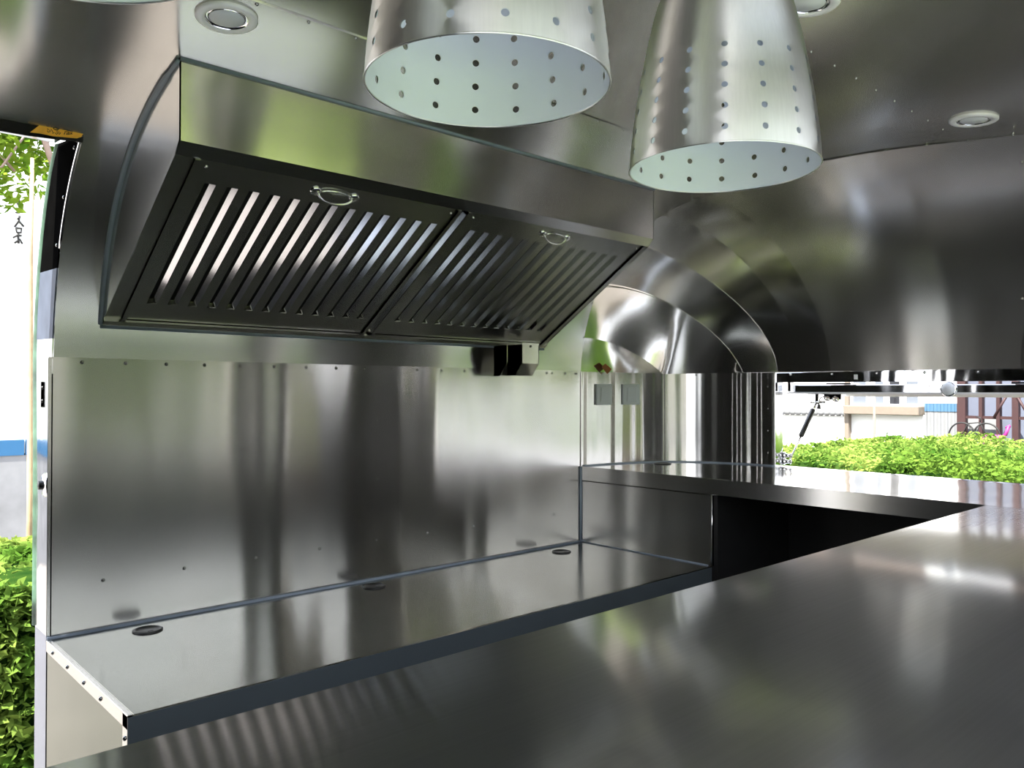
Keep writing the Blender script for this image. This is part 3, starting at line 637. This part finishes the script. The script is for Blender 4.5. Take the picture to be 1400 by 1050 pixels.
# sealant round the hood
m = MB(); m.tube([(HX0 - 0.003, y, h - 0.004) for y, h in pc] + [(HX0 - 0.003, 2.19, 0.165)], [0.004] * 4 + [0.0065] * (len(pc) - 4) + [0.006], 7); part('sealant_bead', m, M['seal'], hd)
m = MB(); m.tube([(HX0, HY - 0.003, ht), (HX1, HY - 0.003, ht)], 0.0055, 6); part('sealant_bead', m, M['seal'], hd)
m = MB(); m.tube([(HX0 - 0.004, 2.193, 0.160), (HX1, 2.193, 0.160)], 0.0055, 6); part('sealant_bead', m, M['seal'], hd)
# grease cup hung under the right end
gx0, gx1, gy0, gy1 = 1.845, 2.015, 2.085, 2.165
gc = thing('grease_cup', 'small stainless grease cup hanging below the right end of the hood', 'grease cup', (1.97, 2.13, 0.05))
m = MB(); m.box((1.957, gy0, 0.098), (2.042, gy0 + 0.003, 0.172)); m.box((1.957, gy0, 0.098), (1.960, gy1, 0.165)); m.box((2.039, gy0, 0.098), (2.042, gy1, 0.165))
m.slab([(1.957, gy0, 0.098), (1.957, gy1, 0.098), (1.957, gy1, 0.055), (1.957, gy0 + 0.035, 0.055)], (0.085, 0, 0)); part('cup', m, M['hood'], gc)
m = MB(); m.slab([(1.895, gy0 + 0.01, 0.16), (1.895, gy1, 0.16), (1.895, gy1, 0.052), (1.895, gy0 + 0.05, 0.052), (1.895, gy0 + 0.01, 0.10)], (0.002, 0, 0)); m.box((1.895, gy1 - 0.003, 0.052), (1.957, gy1, 0.16)); part('bracket', m, M['hood'], gc)
rivets([(2.0, gy0, 0.16)], [(0, -1, 0)], parent=gc, name='screws', mat=M['black'], r=0.005)

# ------------------------------------------------------------------ pendant lamps with real perforations
def r_at(z):
    tz = [0, .03, .06, .10, .147, .20, .24, .263, .29, .31, .325, .335]; tr = [.1475, .1455, .1422, .137, .129, .1185, .109, .102, .090, .076, .058, .036]
    return float(np.interp(z, tz, tr))
def make_pendant(cx, cy, cz, label):
    th = thing('pendant_lamp', label, 'lamp', (cx, cy, cz), 'perforated pendant lamps above the serving counter')
    NC, NR, RH, HR, Z0 = 16, 5, 0.031, 0.0047, 0.0065
    def sheet(dr, holes=True):
        m = MB(); V = []; Fc = []
        def vert(z, ang): r = r_at(z) + dr; V.append((cx + r * math.cos(ang), cy + r * math.sin(ang), cz + z)); return len(V) - 1
        loops = []
        ring = lambda z: [vert(z, 2 * math.pi * k / (NC * 4)) for k in range(NC * 4)]
        lo = ring(0.0); prev = ring(Z0)
        n = NC * 4
        for k in range(n): Fc.append((lo[k], lo[(k + 1) % n], prev[(k + 1) % n], prev[k]))
        for r_ in range(NR):
            zb = Z0 + RH * r_; ms = [ring(zb + RH * q / 4) for q in (1, 2, 3)]; nx = ring(zb + RH)
            for c in range(NC):
                k0 = c * 4; i = lambda R, k: R[(k0 + k) % n]
                border = [i(prev, 0), i(prev, 1), i(prev, 2), i(prev, 3), i(prev, 4), i(ms[0], 4), i(ms[1], 4), i(ms[2], 4), i(nx, 4), i(nx, 3), i(nx, 2), i(nx, 1), i(nx, 0), i(ms[2], 0), i(ms[1], 0), i(ms[0], 0)]
                ca = 2 * math.pi * (c + 0.5) / NC; zc = zb + RH / 2; rr = r_at(zc); hl = []
                for j in range(16):
                    t = -3 * math.pi / 4 + 2 * math.pi * j / 16; hl.append(vert(zc + HR * math.sin(t), ca + HR * math.cos(t) / rr))
                for j in range(16): Fc.append((border[j], border[(j + 1) % 16], hl[(j + 1) % 16], hl[j]))
                loops.append(hl)
            prev = nx
        zz = list(np.linspace(Z0 + NR * RH, 0.335, 22))[1:]
        for z in zz:
            nx = ring(z)
            for k in range(n): Fc.append((prev[k], prev[(k + 1) % n], nx[(k + 1) % n], nx[k]))
            prev = nx
        Fc.append(tuple(prev[::-1]))
        m.add(V, Fc, True); return m, lo, loops
    mo, lo, lp = sheet(0.0)
    # rolled rim
    mo.tube([(cx + 0.1468 * math.cos(2 * math.pi * k / 64), cy + 0.1468 * math.sin(2 * math.pi * k / 64), cz) for k in range(65)], 0.0014, 5, False)
    sh_ = part('lamp_shade', mo, M['lamp'], th)
    mi, lo, lp = sheet(-0.0018); part('inner_lining', mi, M['white'], sh_, label='white enamelled inside of the shade')
    m = MB(); m.lathe([(0.0, 0.325), (0.022, 0.325), (0.022, 0.27), (0.018, 0.265), (0.0, 0.265)], 20, (cx, cy, cz)); part('socket', m, M['whitep'], th)
    m = MB(); m.lathe([(0.013, 0.265), (0.014, 0.25), (0.028, 0.222), (0.030, 0.205), (0.022, 0.185), (0.0, 0.176)], 20, (cx, cy, cz)); part('bulb', m, M['frost'], th)
    top = h_of_y(cy) - cz
    m = MB(); m.tube([(cx, cy, cz + 0.335), (cx, cy, cz + top - 0.002)], 0.012, 12); part('stem', m, M['chrome'], th)
    return th
make_pendant(0.631, 0.733, 0.367, 'middle of the three perforated aluminium pendant lamps, mouth fully in view')
make_pendant(1.105, 0.712, 0.352, 'perforated aluminium pendant lamp farthest right, nearest the end window')
make_pendant(0.158, 0.745, 0.388, 'perforated pendant lamp at the top left, only its lower rim in view')

# ------------------------------------------------------------------ recessed downlights
def downlight(x, y, label):
    z = h_of_y(y); dh = (h_of_y(y + 0.02) - h_of_y(y - 0.02)) / 0.04; nrm = Vector((0, dh, -1)).normalized()
    th = thing('downlight', label, 'downlight', (x, y, z), 'recessed downlights in the ceiling')
    m = MB(); m.lathe([(0.0565, 0.0), (0.0565, 0.004), (0.053, 0.007), (0.040, 0.0065), (0.039, 0.005)], 36, (x, y, z), nrm); part('trim_ring', m, M['whitep'], th)
    m = MB(); m.lathe([(0.0395, 0.0055), (0.0375, 0.0015), (0.033, 0.0012), (0.032, 0.004)], 36, (x, y, z), nrm); part('reflector', m, M['chrome'], th)
    m = MB(); m.lathe([(0.033, 0.0012), (0.031, 0.0045), (0.0, 0.005)], 30, (x, y, z), nrm); part('diffuser', m, M['frost'], th)
downlight(0.618, 1.468, 'round white recessed downlight above the left end of the hood')
downlight(2.257, 0.716, 'round recessed downlight in the ceiling near the end window')
downlight(1.355, 0.700, 'round recessed downlight partly hidden behind the right pendant lamp')

# ------------------------------------------------------------------ wall switches and brown tape
def wall_pt(y_or_x):
    best = min(outline_pts(2.1999, 1.7, 400), key=lambda p: abs(p[0] - y_or_x)); return best
def switch(x, label):
    a_, b_ = wall_pt(x - 0.03), wall_pt(x + 0.03); c_ = wall_pt(x)
    d = Vector((b_[0] - a_[0], b_[1] - a_[1], 0)).normalized(); nn = Vector((d.y, -d.x, 0)); nn = nn if nn.y < 0 else -nn
    th = thing('light_switch', label, 'switch', (c_[0], c_[1], -0.014), 'wall switches in the rounded corner')
    c = Vector((c_[0], c_[1], -0.014)) + nn * 0.001
    def bx(w_, h_, n0, n1, name, mat, parent, tilt=0.0, bev=0.002):
        m = MB(); m.box((-w_, n0, -h_), (w_, n1, h_), bev); m.v = [tuple(c + d * p[0] + nn * (p[1] + tilt * p[2]) + Vector((0, 0, p[2]))) for p in m.v]; return part(name, m, mat, parent)
    pl = bx(0.043, 0.043, 0.0, 0.009, 'switch_plate', M['switch'], th)
    bx(0.026, 0.031, 0.009, 0.011, 'rocker_frame', M['switch'], th, bev=0.001); bx(0.023, 0.028, 0.011, 0.013, 'rocker', M['switch'], th, 0.06, 0.001)
switch(2.512, 'square grey wall switch, the one closer to the back wall seam')
switch(2.655, 'square grey wall switch, the one closer to the end window')
m = MB(); b0_ = wall_pt(2.53)
q = [(2.478, 2.180, 0.098), (2.50, 2.1805, 0.112), (2.535, 2.176, 0.090), (2.512, 2.180, 0.070)]
m.slab([(x, y - 0.016, z) for x, y, z in q], (0, 0.0015, 0)); bt = part('brown_tape', m, M['brown'], None, loc=(2.51, 2.178, 0.09))
bt['label'] = 'small scrap of brown tape on the dome seam above the switches'; bt['category'] = 'tape'

# ================================================================== outside
gr = struct('ground', (0, 0, GROUND)); m = MB(); m.box((-40, -40, GROUND - 0.05), (60, 60, GROUND)); part('paving', m, M['concrete'], gr)
def leaves_np(n, lo, hi, size, seed, surf=0.0, flat=0.5):
    """n small folded leaves in a box (surf>0: pressed toward the box surface)"""
    rs = np.random.RandomState(seed); lo = np.array(lo); hi = np.array(hi)
    p = lo + (hi - lo) * rs.rand(n, 3)
    if surf > 0:
        k = rs.randint(0, 5, n); m_ = np.where(k == 0)[0]; p[m_, 1] = lo[1] + rs.rand(len(m_)) * surf
        m_ = np.where(k == 1)[0]; p[m_, 0] = lo[0] + rs.rand(len(m_)) * surf
        m_ = np.where(k == 2)[0]; p[m_, 1] = hi[1] - rs.rand(len(m_)) * surf
        m_ = np.where(k >= 3)[0]; p[m_, 2] = hi[2] - rs.rand(len(m_)) * surf * 1.2 + 0.05 * np.sin(p[m_, 0] * 5) + 0.05 * np.sin(p[m_, 1] * 4.3)
    a = rs.randn(n, 3); a[:, 2] *= 0.6; a /= np.linalg.norm(a, axis=1)[:, None]
    b = np.cross(a, rs.randn(n, 3)); b /= np.linalg.norm(b, axis=1)[:, None]
    s = size * (0.6 + 0.8 * rs.rand(n))[:, None]
    V = np.stack([p - a * s, p + b * s * 0.45, p + a * s, p - b * s * 0.45], 1).reshape(-1, 3)
    return V
def leaf_obj(name, V, mat, parent, kind='stuff', loc=None):
    o3 = origin(parent) if parent else Vector(loc)
    me = bpy.data.meshes.new(name); n = len(V) // 4
    me.vertices.add(len(V)); me.vertices.foreach_set('co', (V - np.array(o3)).ravel())
    me.loops.add(n * 4); me.loops.foreach_set('vertex_index', np.arange(n * 4)); me.polygons.add(n)
    me.polygons.foreach_set('loop_start', np.arange(0, n * 4, 4)); me.update(calc_edges=True)
    me.materials.append(mat); ob = bpy.data.objects.new(name, me); COL.objects.link(ob)
    if parent: ob.parent = parent
    ob['kind'] = kind
    return ob
def hedge(lo, hi, n, size, mat, label, seed, core='leafd', name='hedge'):
    c = ((lo[0] + hi[0]) / 2, (lo[1] + hi[1]) / 2, lo[2])
    th = thing(name, label, 'hedge', c)
    m = MB(); i = 0.06
    m.box((lo[0] + i, lo[1] + i, lo[2]), (hi[0] - i, hi[1] - i, hi[2] - i)); part('branches', m, M[core], th)
    leaf_obj('leaves', leaves_np(n, lo, hi, size, seed, 0.10), M[mat], th)
    return th
# end side: hedges, wall, windows, shed
hedge((6.6, 4.55, GROUND), (10.8, 8.4, -0.80), 90000, 0.026, 'leafy', 'pale yellow-green hedge bed, the one outside the left half of the end window', 3, 'leafm')
hedge((6.6, -6.0, GROUND), (10.8, 4.35, -0.57), 150000, 0.026, 'leafy', 'tall bright green hedge, the one below the steel frame at the far right', 8, 'leafm')
hedge((5.0, -6.0, GROUND), (6.35, 2.15, -0.45), 110000, 0.020, 'leafm2', 'darker clipped hedge at the right, closest to the end window', 4)
fw_ = thing('boundary_wall', 'plain white boundary wall with ribbed grey capping beyond the yellow-green hedge', 'wall', (12.8, 9.5, GROUND))
m = MB(); m.box((12.8, 5.92, GROUND), (13.0, 14, -0.40)); part('wall_face', m, M['plaster'], fw_)
m = MB()
for i in range(70): m.tube([(12.72, 5.95 + i * 0.1, -0.36), (13.1, 5.95 + i * 0.1, -0.27)], 0.05, 6)
part('ribbed_capping', m, M['sheet'], fw_)
fw_2 = thing('beige_house', 'tall house, white below and beige above, rising behind the ribbed boundary wall', 'building', (17, 12, GROUND))
m = MB(); m.box((16.5, -6, GROUND), (18, 24, 1.9)); part('house_wall', m, M['plaster'], fw_2)
m = MB(); m.box((16.52, -6, 1.9), (18, 24, 5.5)); part('upper_wall', m, M['beige'], fw_2)
m = MB(); m.box((16.3, -6.2, 5.5), (18.2, 24.2, 5.75)); part('eaves', m, M['cream'], fw_2)
hs = thing('low_building', 'low white building with a band of grey windows over a cream sill', 'building', (12.9, 6.0, GROUND))
m = MB(); m.box((12.7, 4.72, GROUND), (15, 5.86, -0.33)); part('house_wall', m, M['plaster'], hs)
m = MB(); m.box((12.75, 4.72, -0.22), (15, 5.86, 1.5)); part('window_wall', m, M['plaster'], hs)
m = MB(); m.box((12.72, 4.72, 1.5), (15, 5.86, 3.6)); part('upper_wall', m, M['beige'], hs)
m = MB(); m.box((12.5, 4.72, -0.355), (12.8, 5.86, -0.22), 0.01); part('window_sill', m, M['cream'], hs)
for i, (y0, y1, g) in enumerate([(5.56, 5.78, 'glassg'), (5.29, 5.43, 'glassg'), (5.05, 5.21, 'glassd'), (4.78, 4.96, 'glassg')]):
    m = MB()
    m.box((12.65, y0 - 0.035, -0.22), (12.71, y0, 1.24)); m.box((12.65, y1, -0.22), (12.71, y1 + 0.035, 1.24)); m.box((12.65, y0, -0.22), (12.71, y1, -0.19)); m.box((12.65, y0, 1.2), (12.71, y1, 1.24)); m.box((12.65, y0, 0.55), (12.71, y1, 0.59))
    f = part('window', m, M['whitep'], hs); m = MB(); m.box((12.68, y0, -0.19), (12.69, y1, 1.2)); part('pane', m, M[g], f)
m = MB(); m.box((12.6, 5.82, GROUND), (12.7, 5.89, 2.0)); part('corner_post', m, M['cream'], hs)
m = MB(); m.tube([(12.3, 5.30, GROUND), (12.3, 5.28, -0.1)], 0.02, 8); pp = part('drain_pipe', m, M['cream'], hs)
cs = thing('corrugated_shed', 'pale ribbed sheet metal shed with a blue top band', 'shed', (13, 4.45, GROUND))
m = MB()
yy = np.arange(4.22, 4.69, 0.024); P = [[(12.6 + (0.02 if (i // 2) % 2 else 0.0), y, z) for z in (GROUND, -0.9, -0.27)] for i, y in enumerate(yy)]
m.grid(P, False); part('ribbed_sheet', m, M['sheet'], cs, thick=0.003)
m = MB(); P = [[(12.59 + (0.02 if (i // 2) % 2 else 0.0), y, z) for z in (-0.29, -0.17)] for i, y in enumerate(yy)]; m.grid(P, False); part('blue_band', m, M['blue2'], cs, thick=0.003)
m = MB(); m.box((12.65, 4.22, -0.17), (15, 4.69, 3.4)); part('upper_wall', m, M['plaster'], cs)
fr = thing('steel_frame', 'red-brown painted steel frame with pale blue panels at the far right', 'frame', (12.8, 3.6, GROUND))
m = MB(); m.box((12.8, 2.0, GROUND), (12.85, 4.16, 1.4)); part('panel', m, M['panelb'], fr)
for y, r in ((4.14, 0.055), (3.89, 0.022), (3.67, 0.022), (3.46, 0.04), (2.9, 0.04)):
    m = MB(); m.box((12.5, y - r, GROUND), (12.6, y + r, 1.5)); part('post', m, M['rust'], fr)
for z in (-0.36, 0.95):
    m = MB(); m.box((12.52, 2.0, z - 0.02), (12.58, 4.16, z + 0.02)); part('rail', m, M['rust'], fr)
m = MB(); m.tube([(12.5, 3.72, -0.36), (12.5, 3.56, -0.05)], 0.018, 6); m.tube([(12.5, 3.44, -0.05), (12.5, 3.28, -0.36)], 0.018, 6); part('brace', m, M['rust'], fr)
m = MB(); m.box((12.70, 3.68, GROUND), (12.74, 4.12, -0.38)); part('lower_panel', m, M['greywall'], fr)
# bicycle leaning by the frame (wheels just above the hedge) and a pink chair
bk = thing('bicycle', 'dark bicycle leaning against the red-brown frame behind the hedge', 'bicycle', (12.2, 3.93, GROUND))
for y in (4.03, 3.72):
    m = MB(); m.tube([(12.2, y + 0.17 * math.cos(t), -0.62 + 0.19 * math.sin(t)) for t in np.linspace(0, 2 * math.pi, 25)], 0.011, 6, False); part('wheel', m, M['rubber'], bk)
m = MB(); m.tube([(12.2, 4.03, -0.62), (12.2, 3.95, -0.44), (12.2, 3.80, -0.42), (12.2, 3.72, -0.62)], 0.010, 6); m.tube([(12.2, 3.95, -0.44), (12.2, 3.87, -0.64), (12.2, 3.80, -0.42)], 0.010, 6); m.tube([(12.2, 3.80, -0.42), (12.2, 3.79, -0.36), (12.2, 3.85, -0.34)], 0.009, 6); m.tube([(12.2, 3.87, GROUND), (12.2, 3.87, -0.6)], 0.010, 6); part('bicycle_frame', m, M['rubber'], bk)
pk = thing('pink_scooter', 'bright pink toy scooter standing behind the hedge by the steel frame', 'scooter', (11.6, 3.4, GROUND))
m = MB(); m.box((11.5, 3.34, -0.70), (11.62, 3.56, -0.55), 0.03); part('body', m, M['pink'], pk)
m = MB(); m.tube([(11.55, 3.36, -0.6), (11.55, 3.30, -0.54), (11.55, 3.27, -0.44)], 0.022, 8); m.tube([(11.55, 3.25, -0.43), (11.55, 3.30, -0.46)], 0.018, 8); part('handlebar', m, M['pink'], pk)
m = MB()
for y in (3.38, 3.53): m.lathe([(0.0, -0.03), (0.09, -0.03), (0.09, 0.03), (0.0, 0.03)], 14, (11.56, y, GROUND + 0.09), (1, 0, 0)); m.tube([(11.56, y, GROUND + 0.1), (11.56, y, -0.68)], 0.015, 6)
part('wheels', m, M['rubber'], pk)

# door side: hedge, tree, white building with painted characters
hedge((0.42, 3.7, GROUND), (3.0, 4.9, -0.78), 75000, 0.032, 'leafy', 'bright green hedge in sun outside the door opening', 5, 'leafd')
bl = thing('white_building', 'white building with a blue stripe and black painted characters outside the door', 'building', (1.5, 9.1, GROUND))
m = MB(); m.box((-6, 9.0, -0.62), (5, 9.3, 4.5)); part('upper_wall', m, M['plaster'], bl)
m = MB(); m.box((-6, 8.98, GROUND), (5, 9.3, -0.635)); part('lower_wall', m, M['greywall'], bl)
for i in range(18):
    m = MB(); m.box((-6 + i * 0.6, 8.97, -0.635), (-6 + i * 0.6 + 0.585, 8.999, -0.485)); part('blue_panel', m, M['blue'], bl)
# painted characters (hand brushed)
m = MB()
for st_ in [[(22, 270), (27, 274), (24, 279), (28, 285), (26, 291), (21, 291)], [(27, 295), (26, 302), (20, 311)], [(26, 302), (33, 309)], [(28, 296), (24, 300)],
            [(22, 312), (30, 312), (29, 318), (23, 318), (22, 312)], [(18, 326), (24, 322), (30, 322)], [(25, 318), (26, 333)], [(20, 333), (28, 327), (31, 333)]]:
    m.tube([(1.682 + (x - 18) * 0.0061, 8.992, 1.87 - (y - 270) * 0.0071) for x, y in st_], 0.008, 4)
part('painted_characters', m, M['ink'], bl)
K = 1.24
tr = thing('tree', 'slender tree with fresh green leaves and grey branch outside the door', 'tree', (0.80 * K, 4.15 * K, GROUND))
def kk(*p): return [tuple(K * c for c in q) for q in p]
m = MB(); m.tube([(0.85 * K, 4.15 * K, GROUND)] + kk((0.85, 4.15, -0.4), (0.845, 4.15, 0.6), (0.85, 4.15, 1.05)), [0.02, 0.017, 0.014, 0.010], 7); part('trunk', m, M['stem'], tr)
m = MB(); m.tube(kk((0.63, 4.15, 1.82), (0.82, 4.15, 1.36), (0.87, 4.15, 1.24), (0.96, 4.15, 0.94)), [0.027, 0.022, 0.02, 0.015], 7); m.tube(kk((0.86, 4.15, 1.22), (0.74, 4.2, 1.0), (0.66, 4.25, 0.98)), 0.007, 5); m.tube(kk((0.3, 4.2, 1.5), (0.6, 4.2, 1.2), (0.8, 4.25, 1.0)), 0.008, 5); part('branch', m, M['bark'], tr)
V = [leaves_np(9000, (-0.8, 4.15, 0.97), (1.0, 5.3, 2.2), 0.033, 11)]
V.append(leaves_np(700, (0.5, 4.15, 1.02), (0.98, 4.4, 1.45), 0.03, 12)); V.append(leaves_np(14, (0.74, 4.15, 0.90), (0.95, 4.3, 1.0), 0.025, 13))
leaf_obj('leaves', np.concatenate(V) * K, M['leaft'], tr)

# camera side (seen in the steel): lawn, hedge, trees, pale building
lw = struct('lawn', (0, -3, GROUND)); m = MB(); m.box((-6, -7.5, GROUND), (5.5, -2.6, GROUND + 0.02)); part('grass_surface', m, M['lawn'], lw, kind='stuff')
hedge((-6.0, -8.6, GROUND), (6.0, -7.6, -0.90), 24000, 0.07, 'leafy', 'long green hedge across the lawn behind the camera', 6, 'leafm')
bb = thing('cream_building', 'long pale cream building behind the camera side hedge', 'building', (2, -13, GROUND))
m = MB(); m.box((-14, -13.5, GROUND), (7.6, -13, 3.4)); part('house_wall', m, M['shade'], bb)
m = MB(); m.box((7.6, -13.4, GROUND), (9.4, -12.9, 3.4)); part('brown_wing', m, M['brick'], bb)
m = MB(); m.box((9.4, -13.5, GROUND), (34, -13, 4.4)); part('white_wing', m, M['plaster'], bb)
m = MB(); m.box((-14.2, -13.7, 3.4), (20.2, -12.6, 3.6)); part('eaves', m, M['cream'], bb)
def bushy(x, y, h, r, label, seed):
    t_ = thing('shade_tree', label, 'tree', (x, y, GROUND))
    m = MB(); m.tube([(x, y, GROUND), (x + 0.05, y, GROUND + h * 0.35), (x, y + 0.1, GROUND + h * 0.7)], [0.12, 0.10, 0.05], 8)
    for i in range(5):
        a_ = i * 1.257; m.tube([(x, y, GROUND + h * 0.4), (x + r * 0.6 * math.cos(a_), y + r * 0.6 * math.sin(a_), GROUND + h * 0.75)], [0.05, 0.02], 6)
    part('trunk', m, M['bark'], t_)
    rs = np.random.RandomState(seed); n = 9000; d = rs.randn(n, 3); d /= np.linalg.norm(d, axis=1)[:, None]
    c = np.array((x, y, GROUND + h * 0.72)) + d * np.array((r, r, h * 0.33)) * (rs.rand(n, 1) ** 0.4)
    V = leaves_np(n, (0, 0, 0), (0.001, 0.001, 0.001), 0.09, seed).reshape(n, 4, 3) + c[:, None, :]
    leaf_obj('leaves', V.reshape(-1, 3), M['leafm'], t_)
bushy(-2.5, -9.6, 4.6, 1.6, 'tall shade tree behind the camera, left end of the lawn', 21)
bushy(4.4, -9.4, 4.0, 1.2, 'small shade tree behind the camera, right end of the lawn', 23)
bushy(1.2, -9.5, 4.2, 1.5, 'shade tree behind the camera, middle of the lawn', 22)
